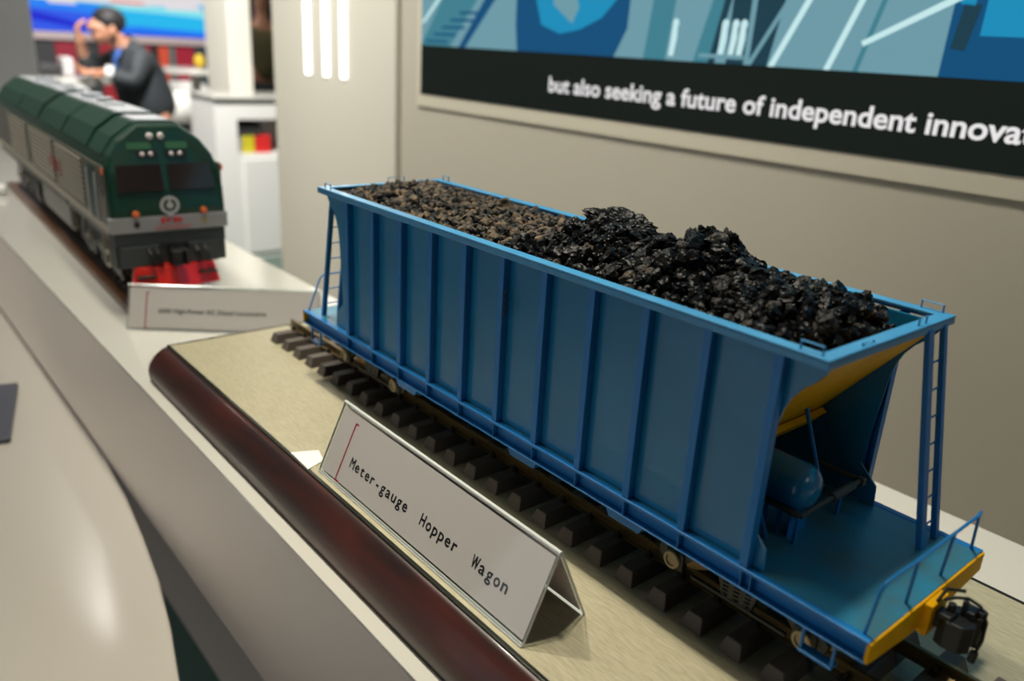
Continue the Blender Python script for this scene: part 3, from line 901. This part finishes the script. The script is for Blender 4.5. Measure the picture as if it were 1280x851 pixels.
build('red_nameplate', REDK, [box(.0012, .0022, -.013, -.008, .0125, .0195), box(.0012, .0022, -.0065, -.002, .0135, .0190), box(.0012, .0022, .003, .0085, .0125, .0195), box(.0012, .0022, .0095, .014, .0130, .0190)], lo)
build('pink_lettering', mat('pink_paint', (.45, .16, .17), .5), [box(.0012, .0018, -.021 + k * .0058, -.0165 + k * .0058, .0045, .0085) for k in range(8)], lo)
for s_ in (-1, 1):
    build('tail_lamp', ORNG, lathe([(-.002, .0046), (.003, .0046), (.004, .003)], (xf(.026), s_ * .044, .0265), 'x', 18), lo, smooth=True)
    build('lamp_recess', BLK if s_ < 0 else mat('brass_lamp', (.35, .27, .12), .4), lathe([(0, .0038), (.0022, .0038), (.0022, .001)], (.0, s_ * .044, .0125), 'x', 18), lo)
# underframe
build('buffer_beam', DGREY, [box(-.05, -.002, -.073, .073, -.018, .000), box(-.04, .004, -.068, -.018, -.045, -.016), box(-.04, .004, .020, .060, -.045, -.016), box(-.04, -.004, -.073, .073, -.046, -.018)], lo, bevel=.0015)
build('coupler', BLK, [box(-.01, .018, -.007, .007, -.036, -.022), prism([(.018, -.011), (.034, -.009), (.034, .002), (.026, .003), (.034, .008), (.030, .012), (.018, .010)], 'z', -.040, -.020)], lo, bevel=.001)
for y_ in (-.034, -.024, .028, .040):
    build('brake_hose', BLK, tube([(.004, y_, -.020), (.014, y_ + .001, -.026), (.015, y_ + .004, -.038), (.009, y_ + .006, -.043)], .0020, 8), lo, smooth=True)
pl = [(-.050, -.046), (.052, -.046), (.046, -.069), (-.048, -.074), (-.052, -.062)]
build('snow_plough', REDP, [([(.004, -.052, -.0445), (.012, 0, -.0445), (.004, .052, -.0445), (.012, -.058, -.074), (.022, 0, -.074), (.012, .058, -.074), (-.006, -.052, -.0445), (-.006, .052, -.0445), (-.006, -.058, -.074), (-.006, .058, -.074)],
                             [(0, 1, 4, 3), (1, 2, 5, 4), (0, 6, 7, 2, 1), (3, 4, 5, 9, 8), (0, 3, 8, 6), (2, 7, 9, 5), (6, 8, 9, 7)])], lo, bevel=.0015)
for s_ in (-1, 1):
    build('plough_step', OLIVE, box(-.002, .020, s_ * .040 - .012, s_ * .040 + .012, -.0575, -.0550), lo, bevel=.0005)
for xc in (-.17, -.80):
    for s_ in (-1, 1):
        P = [(-.105, -.030), (-.105, -.055), (-.085, -.078), (-.055, -.078), (-.045, -.060), (-.020, -.060), (-.012, -.078), (.012, -.078), (.020, -.060), (.045, -.060), (.055, -.078), (.085, -.078), (.105, -.055), (.105, -.030)]
        bf = build('bogie_frame', DGREY, prism([(xc + a, b) for a, b in P], 'y', s_ * .052 - .003, s_ * .052 + .003), lo, bevel=.002)
        for dx in (-.065, .020):
            build('brake_cylinder', LOUV, tube([(xc + dx, s_ * .058, -.048), (xc + dx + .022, s_ * .058, -.048)], .006, 12), bf, smooth=True)
        build('sand_pipe', GREY, [tube([(xc + sx * .10, s_ * .058, -.02), (xc + sx * .104, s_ * .060, -.055), (xc + sx * .098, s_ * .052, -.080)], .0022, 8) for sx in (-1, 1)], bf, smooth=True)
    for dx in (-.070, 0, .070):
        build('wheelset', WHL, [lathe([(-.029, .0215), (-.024, .0215), (-.024, .004), (.024, .004), (.024, .0215), (.029, .0215)], (xc + dx, 0, -.0685), 'y', 28)], lo, smooth=True)
build('fuel_tank', SIDEM, [box(-.62, -.36, -.060, .060, -.070, -.012)], lo, bevel=.008)
for s_ in (-1, 1):
    build('lower_skirt', SIDEM, [box(-1.0, -.30, min(s_ * .070, s_ * .074), max(s_ * .070, s_ * .074), -.012, .001), box(-.285, -.02, min(s_ * .070, s_ * .074), max(s_ * .070, s_ * .074), -.010, .001)], lo, bevel=.001)
    build('side_step', LOUV, [box(-.055, -.030, s_ * .072 - .004, s_ * .072 + .004, -.032 - k * .018, -.030 - k * .018) for k in range(2)] + [box(-.0555, -.0535, s_ * .072 - .003, s_ * .072 + .003, -.05, .0), box(-.0315, -.0295, s_ * .072 - .003, s_ * .072 + .003, -.05, .0)], lo)
tag(build('foam_stopper', mat('white_foam', (.8, .79, .75), .7), ellipsoid((-2.02, -.045, -.104), (.016, .012, .012)), smooth=True), 'small white rounded stopper beside the far end of the brown track board', 'stopper')
# ------------------------------------------------------------------ background: the neighbouring stands
FLZ = -1.1
gp = tag(build('partition_panel', mat('light_grey_panel', (.55, .55, .55), .6), box(-4.05, -3.6, -.6, .365, FLZ, 2.28), bevel=.01), 'tall light grey partition panel behind the far end of the locomotive', 'panel')
tag(build('square_column', PILM, box(-5.6, -5.2, 1.755, 1.905, FLZ, 2.28), bevel=.008), 'narrow cream square column standing behind the white cabinet', 'column')
cb = thing('display_cabinet', 'white cabinet with an open niche between column and pillar', 'cabinet', (-5.15, 1.75, FLZ))
CABM = mat('cabinet_white', (.76, .75, .72), .4)
build('cabinet_body', CABM, [box(-5.19, -4.8, 1.485, 1.53, FLZ, -.118), box(-5.19, -4.8, 2.02, 2.06, FLZ, -.118), box(-5.19, -5.15, 1.53, 2.02, FLZ, -.118),
                             box(-5.15, -4.8, 1.53, 2.02, FLZ, -.44), box(-5.15, -4.8, 1.53, 1.62, -.44, -.118), box(-5.15, -4.8, 1.62, 2.02, -.235, -.118)], cb)
build('cabinet_top', WHITE, box(-5.195, -4.78, 1.475, 2.07, -.118, -.098), cb, bevel=.004)
build('door', CABM, box(-4.8, -4.788, 1.645, 2.0, -1.06, -.47), cb, bevel=.003)
for nm, y0, y1, z0, z1, c, lb in (('yellow', 1.662, 1.735, -.44, -.335, (.55, .48, .02), 'yellow-green box in the niche of the white cabinet'), ('red', 1.742, 1.84, -.44, -.335, (.62, .02, .02), 'bright red box in the cabinet niche beside the yellow-green one'),
                                ('cream', 1.622, 1.655, -.44, -.34, (.55, .5, .42), 'cream carton at the left of the cabinet niche'), ('black', 1.625, 1.78, -.3349, -.258, (.03, .03, .03), 'flat black case lying on the boxes in the cabinet niche')):
    tag(build('carton', mat('carton_' + nm, c, .5), box(-5.05, -4.83, y0, y1, z0, z1), bevel=.003), lb, 'box')

# far bright screen
fs = thing('far_screen', 'bright blue video screen on the far stand behind the seated man', 'screen', (-7.55, 1.9, .17))
build('screen_frame', mat('far_frame', (.55, .45, .45), .5), box(-7.60, -7.52, .95, 2.75, .125, 1.3), fs)
FM = [emat('f%d' % i, c, 1.) for i, c in enumerate([(.03, .10, .80), (.01, .02, .62), (.02, .22, .90), (.02, .48, .85), (.25, .78, .85), (.75, .72, .75), (.85, .25, .2), (.01, .12, .85)])]
def fq(pts, mi, k=0):
    return ([(-7.519 + .0006 * k, p[0], p[1]) for p in pts], [tuple(range(len(pts)))], mi)
yl, yr, zb, zt = 1.10, 2.70, .185, 1.28
FS = [fq([(yl, zb), (yr, zb), (yr, zt), (yl, zt)], 3)]
FS += [fq([(yl, zb), (1.75, zb), (1.55, .33), (yl, .36)], 0, 1), fq([(yl, .27), (1.5, .21), (1.75, .20), (1.5, .25), (yl, .335)], 1, 2), fq([(1.5, zb), (yr, zb), (yr, .235), (1.9, .26), (1.6, .25)], 2, 2), fq([(1.6, zb), (yr, zb), (yr, .205), (1.9, .225)], 7, 3),
       fq([(1.70, .38), (2.1, .37), (yr, .345), (yr, .40), (2.1, .42), (1.7, .41)], 4, 1), fq([(yl, .36), (1.55, .33), (1.62, .40), (yl, .42)], 2, 3),
       fq([(yl, .425), (1.9, .415), (2.3, .44), (2.5, .47), (yr, .50), (yr, zt), (yl, zt)], 5, 2), fq([(1.7, .43), (1.95, .425), (1.98, .445), (1.7, .45)], 6, 3), fq([(1.25, .395), (1.45, .395), (1.42, .43), (1.22, .43)], 5, 4), fq([(2.15, .405), (2.45, .41), (2.42, .45), (2.1, .45)], 5, 4)]
build('picture', FM, FS, fs)

# banners and dark displays under the far screen
bk = [(.98, 1.20, .035, .035, .04, 'dark'), (1.205, 1.35, .28, .01, .03, 'dark red'), (1.355, 1.52, .02, .025, .03, 'black'), (1.525, 1.70, .30, .01, .02, 'crimson'), (1.705, 1.85, .015, .02, .02, 'black'), (1.855, 1.915, .30, .008, .02, 'deep red'), (1.92, 1.975, .02, .015, .015, 'black'),
      (1.98, 2.06, .62, .07, .03, 'orange-red'), (2.065, 2.115, .10, .14, .14, 'grey-green'), (2.12, 2.27, .34, .008, .03, 'red'), (2.275, 2.42, .03, .05, .055, 'dark slate'), (2.425, 2.58, .02, .022, .02, 'black')]
places = ['by the grey partition', 'next to the partition', 'behind the phone of the man', 'just left of the man', 'behind the head and shoulders of the man', 'right of the man', 'between two red ones, right of the man',
          'left of the yellow object', 'beside the orange-red one', 'behind the yellow object', 'right of the yellow object', 'beside the cream column']
for (y0, y1, r, g, b, nm), pc in zip(bk, places):
    tag(build('display_banner', mat('banner_%d' % int(y0 * 1000), (r, g, b), .6), box(-7.32, -7.29, y0, y1, FLZ, .11)), '%s upright display banner %s' % (nm, pc), 'banner', 'upright banners under the far screen')

def bar_table(y0, y1, x, z, label):
    t = thing('bar_table', label, 'table', (x, (y0 + y1) / 2, FLZ))
    yc = (y0 + y1) / 2
    build('table_top', WHITE, prism([(x + .30 * math.sin(a), yc + (y1 - y0) / 2 * math.cos(a)) for a in [2 * PI * k / 40 for k in range(40)]], 'z', z - .035, z), t, bevel=.005)
    build('pole', WHITE, tube([(x, yc, FLZ + .02), (x, yc, z - .03)], .035, 16), t, smooth=True)
    build('base', WHITE, lathe([(0, .24), (.015, .24), (.025, .06)], (x, yc, FLZ), 'z', 32), t, smooth=True)
bar_table(.62, 1.16, -5.60, -.048, 'round white bar table on which the man in the dark suit leans')
bar_table(1.60, 2.14, -6.15, -.004, 'round white bar table to the right of the man, below the far screen')
tag(build('yellow_ornament', mat('mustard', (.60, .40, .02), .5), ellipsoid((-6.15, 1.905, .045), (.035, .04, .049)), smooth=True), 'small yellow round object on the right bar table', 'ornament')
tag(build('dark_bag', mat('bag_black', (.02, .02, .022), .6), box(-5.72, -5.55, .735, .86, -.048, .02), bevel=.02, seg=3), 'black bag lying at the left end of the bar table of the man', 'bag')
tag(build('folded_cloth', mat('cloth_pale', (.5, .48, .48), .8), box(-5.74, -5.60, .88, .945, -.048, .06), bevel=.015, seg=3), 'pale upright brochure stack on the bar table in front of the man', 'brochures')
tag(build('yellow_cup', mat('cup_yellow', (.6, .5, .05), .5), lathe([(0, .022), (.075, .028), (.075, .02)], (-5.70, .70, -.048), 'z', 20), smooth=True), 'yellow cup on the bar table close to the grey partition', 'cup')

def bar_chair(x, y, rz, label):
    t = thing('bar_chair', label, 'chair', (x, y, FLZ), 'white bar chairs by the tables', rz, local=True)
    build('seat', CABM, ellipsoid((0, 0, .72), (.20, .20, .035)), t, smooth=True)
    V, F_ = [], []
    for i in range(9):
        a = -1.1 + 2.2 * i / 8
        for z, r in ((.74, .19), (.85, .215), (.96, .22)):
            V.append((-r * math.cos(a), r * math.sin(a), z - .05 * (abs(a) > .9) * (z > .9)))
    for i in range(8):
        for j in range(2):
            F_.append((i * 3 + j, i * 3 + j + 1, i * 3 + j + 4, i * 3 + j + 3))
    b_ = build('backrest', CABM, (V, F_), t, smooth=True)
    so = b_.modifiers.new('thick', 'SOLIDIFY'); so.thickness = .02
    build('post', CHROME, tube([(0, 0, .02), (0, 0, .69)], .025, 14), t, smooth=True)
    build('foot_ring', CHROME, tube([(.14 * math.cos(2 * PI * k / 24), .14 * math.sin(2 * PI * k / 24), .28) for k in range(25)], .009, 8), t, smooth=True)
    build('base', CHROME, lathe([(0, .20), (.012, .20), (.03, .03)], (0, 0, 0), 'z', 28), t, smooth=True)
bar_chair(-5.92, 1.60, -2.6, 'white round-backed bar chair close behind the back of the man')
bar_chair(-6.06, 1.20, 1.2, 'white round-backed bar chair on the far side of the first table')
bar_chair(-6.70, 2.08, .4, 'white round-backed bar chair at the second table')

# ------------------------------------------------------------------ people
SKIN = mat('skin', (.42, .20, .12), .5)
HAIR = mat('black_hair', (.012, .011, .012), .6)
SUIT = mat('charcoal_suit', (.020, .025, .030), .7)
SHIRT = mat('blue_shirt', (.03, .10, .35), .6)
def skinned(name, M, nodes, edges, parent, sub=2, root=0):
    me = bpy.data.meshes.new(name)
    me.from_pydata([n[:3] for n in nodes], edges, [])
    me.materials.append(M)
    o = bpy.data.objects.new(name, me)
    COL.objects.link(o)
    o.parent = parent
    me.skin_vertices.new() if hasattr(me.skin_vertices, 'new') else None
    s = o.modifiers.new('skin', 'SKIN')
    s.use_smooth_shade = True
    if not me.skin_vertices:
        bpy.context.view_layer.objects.active = o
        bpy.ops.mesh.customdata_skin_add()
    for i, n in enumerate(nodes):
        r = n[3]
        me.skin_vertices[0].data[i].radius = (r, n[4] if len(n) > 4 else r)
    me.skin_vertices[0].data[root].use_root = True
    q = o.modifiers.new('sub', 'SUBSURF')
    q.levels = sub
    q.render_levels = sub
    return o
def hand(nodes, edges, wrist, d, n_, s=1.):
    """palm and five separate curled fingers; d points along the hand, n_ is the palm normal"""
    d = Vector(d).normalized(); n_ = Vector(n_).normalized(); sd = d.cross(n_).normalized()
    P = Vector(nodes[wrist][:3])
    palm = P + d * .05 * s
    nodes.append((*palm, .030 * s, .016 * s)); pi = len(nodes) - 1
    edges.append((wrist, pi))
    for k, (o_, l_) in enumerate(((-.030, .075), (-.010, .085), (.010, .080), (.028, .062))):
        a = palm + d * .040 * s + sd * o_ * s
        b = a + (d * .8 + n_ * .45).normalized() * l_ * .45 * s
        c = b + (d * .35 + n_ * .9).normalized() * l_ * .5 * s
        nodes.extend([(*a, .0095 * s), (*b, .0085 * s), (*c, .007 * s)])
        i = len(nodes) - 3
        edges.extend([(pi, i), (i, i + 1), (i + 1, i + 2)])
    a = P + d * .025 * s - sd * .035 * s
    b = a + (d * .6 - sd * .5 + n_ * .4).normalized() * .045 * s
    nodes.extend([(*a, .012 * s), (*b, .009 * s)])
    i = len(nodes) - 2
    edges.extend([(wrist, i), (i, i + 1)])

def person_at_table():
    # local frame: origin on the floor under the pelvis, x towards the camera side, y to the right of the picture, z up
    ox, oy = -5.42, 1.33
    t = thing('person', 'man in a dark suit leaning on the bar table, hand raised to his face', 'person', (ox, oy, FLZ), None, 0, local=True)
    def L_(x, y, z):
        return (x - ox, y - oy, z - FLZ)
    N = [(*L_(-5.42, 1.34, -.33), .13), (*L_(-5.42, 1.31, -.15), .125), (*L_(-5.42, 1.25, .02), .14), (*L_(-5.42, 1.20, .12), .09), (*L_(-5.42, 1.165, .165), .055), (*L_(-5.42, 1.135, .20), .052),
         (*L_(-5.25, 1.235, .075), .055), (*L_(-5.22, 1.17, -.06), .045), (*L_(-5.25, 1.05, -.012), .034), (*L_(-5.29, 1.01, -.008), .026),
         (*L_(-5.60, 1.22, .075), .055), (*L_(-5.62, 1.06, -.01), .045), (*L_(-5.55, .985, .09), .034), (*L_(-5.51, .975, .135), .026),
         (*L_(-5.32, 1.34, -.40), .09), (*L_(-5.28, 1.06, -.45), .07), (*L_(-5.28, 1.10, -.75), .052), (*L_(-5.28, 1.14, -1.02), .04), (*L_(-5.28, 1.05, -1.06), .035),
         (*L_(-5.52, 1.34, -.40), .09), (*L_(-5.56, 1.06, -.45), .07), (*L_(-5.56, 1.10, -.75), .052), (*L_(-5.56, 1.14, -1.02), .04), (*L_(-5.56, 1.05, -1.06), .035)]
    E_ = [(0, 1), (1, 2), (2, 3), (3, 4), (4, 5), (2, 6), (6, 7), (7, 8), (8, 9), (2, 10), (10, 11), (11, 12), (12, 13), (0, 14), (14, 15), (15, 16), (16, 17), (17, 18), (0, 19), (19, 20), (20, 21), (21, 22), (22, 23)]
    N2 = list(N)
    hand(N2, E_, 9, (0, -1, 0), (.3, 0, .4))
    hand(N2, E_, 13, (0, -.15, 1), (0, .9, .1))
    # head is one surface with the body: a few wide rings, nose and chin
    h = len(N2)
    hd = [(*L_(-5.42, 1.095, .205), .075, .070), (*L_(-5.42, 1.085, .255), .088, .080), (*L_(-5.42, 1.10, .300), .065, .066), (*L_(-5.42, 1.030, .165), .038, .035), (*L_(-5.42, .990, .235), .014)]
    N2 += hd
    E_ += [(5, h), (h, h + 1), (h + 1, h + 2), (h, h + 3), (h + 1, h + 4)]
    for i in (0, 1, 2):
        N2[i] = (*N2[i][:3], .10)
    bdy = skinned('body', SKIN, N2, E_, t)
    J = [(n[0], n[1] - .012, n[2], n[3] * 1.30 + .012) for n in N[:5]] + [(n[0], n[1], n[2], n[3] * 1.2 + .010) for n in (N[6], N[7], N[8], N[10], N[11], N[12])]
    J[4] = (*J[4][:2], J[4][2] - .03, .062)
    skinned('suit_jacket', SUIT, J, [(0, 1), (1, 2), (2, 3), (3, 4), (2, 5), (5, 6), (6, 7), (2, 8), (8, 9), (9, 10)], t)
    Tn = [(n[0], n[1], n[2], n[3] * 1.12 + .008) for n in (N[0], N[14], N[15], N[16], N[17], N[19], N[20], N[21], N[22])]
    skinned('trousers', SUIT, Tn, [(0, 1), (1, 2), (2, 3), (3, 4), (0, 5), (5, 6), (6, 7), (7, 8)], t)
    for x in (-5.28, -5.56):
        c = L_(x, 1.06, -1.065)
        build('shoe', HAIR, ellipsoid(c, (.045, .13, .035)), t, smooth=True)
    c = L_(-5.42, 1.122, .283)
    V, F_ = ellipsoid(c, (.087, .093, .078), 24, 16)
    build('hair', HAIR, (V, F_), t, smooth=True)
    for s_ in (-1, 1):
        build('ear', SKIN, ellipsoid(L_(-5.42 + s_ * .082, 1.115, .225), (.012, .020, .032), 12, 8), t, smooth=True)
        build('eye', HAIR, ellipsoid(L_(-5.42 + s_ * .032, 1.012, .240), (.012, .006, .006), 10, 6), t, smooth=True)
    build('mouth', mat('lips', (.30, .09, .07), .5), ellipsoid(L_(-5.42, 1.000, .172), (.024, .008, .006), 12, 6), t, smooth=True)
    build('shirt_front', SHIRT, [ellipsoid(L_(-5.36, 1.150, .045), (.055, .045, .085), 14, 10)], t, smooth=True)
    build('cuff', mat('white_cuff', (.6, .6, .6), .7), [tube([L_(-5.25, 1.075, -.012), L_(-5.265, 1.035, -.010)], .044, 16)], t, smooth=True)
    # tall stool hidden under him carries him
    return t
person_at_table()
st = thing('bar_stool', 'bar stool on which the man in the dark suit sits', 'stool', (-5.42, 1.38, FLZ), None, 0, local=True)
build('seat', CABM, lathe([(.55, .17), (.60, .19), (.62, .17)], (0, 0, 0), 'z', 28), st, smooth=True)
build('post', CHROME, tube([(0, 0, .02), (0, 0, .56)], .025, 14), st, smooth=True)
build('base', CHROME, lathe([(0, .20), (.012, .20), (.03, .03)], (0, 0, 0), 'z', 28), st, smooth=True)

def standing_person(ox, oy, label):
    t = thing('person', label, 'person', (ox, oy, FLZ), None, 0, local=True)
    KH = mat('khaki_coat', (.10, .085, .035), .8)
    N = [(0, 0, .95, .13), (0, 0, 1.12, .12), (0, 0, 1.32, .145), (0, 0, 1.44, .08), (0, 0, 1.50, .052), (.0, .0, 1.56, .060), (.0, -.01, 1.64, .080), (.0, 0, 1.70, .065),
         (0, -.19, 1.36, .055), (0, -.24, 1.10, .042), (.05, -.22, .88, .032), (0, .19, 1.36, .055), (0, .24, 1.10, .042), (.05, .22, .88, .032),
         (0, -.10, .88, .09), (.01, -.10, .50, .065), (0, -.10, .10, .045), (.12, -.10, .05, .035), (0, .10, .88, .09), (.01, .10, .50, .065), (0, .10, .10, .045), (.12, .10, .05, .035)]
    E_ = [(0, 1), (1, 2), (2, 3), (3, 4), (4, 5), (5, 6), (6, 7), (2, 8), (8, 9), (9, 10), (2, 11), (11, 12), (12, 13), (0, 14), (14, 15), (15, 16), (16, 17), (0, 18), (18, 19), (19, 20), (20, 21)]
    N2 = list(N)
    for wv in (10, 13):
        hand(N2, E_, wv, (.1, 0, -1), (1, 0, 0))
    N2.append((.085, -.005, 1.62, .013)); E_.append((6, len(N2) - 1))
    skinned('body', SKIN, N2, E_, t)
    J = [(*n[:3], n[3] * 1.15 + .008) for n in (N[0], N[1], N[2], N[3], N[8], N[9], N[11], N[12])]
    J += [(.04, -.225, .93, .046), (.04, .225, .93, .046)]
    skinned('coat', KH, J, [(0, 1), (1, 2), (2, 3), (2, 4), (4, 5), (5, 8), (2, 6), (6, 7), (7, 9)], t)
    Tn = [(*n[:3], n[3] * 1.12 + .008) for n in (N[0], N[14], N[15], N[16], N[18], N[19], N[20])]
    skinned('trousers', SUIT, Tn, [(0, 1), (1, 2), (2, 3), (0, 4), (4, 5), (5, 6)], t)
    for s_ in (-1, 1):
        build('shoe', HAIR, ellipsoid((.06, s_ * .10, .035), (.13, .045, .035)), t, smooth=True)
        build('ear', SKIN, ellipsoid((0, s_ * .083, 1.63), (.018, .010, .03), 12, 8), t, smooth=True)
        build('eye', HAIR, ellipsoid((.077, s_ * .03, 1.645), (.006, .011, .006), 10, 6), t, smooth=True)
    build('mouth', mat('lips', (.30, .09, .07), .5), ellipsoid((.075, 0, 1.575), (.008, .022, .006), 12, 6), t, smooth=True)
    build('hair', HAIR, ellipsoid((-.018, 0, 1.685), (.092, .088, .082), 22, 14), t, smooth=True)
standing_person(-6.9, 2.72, 'person in a khaki coat standing far back in the gap left of the pillar')
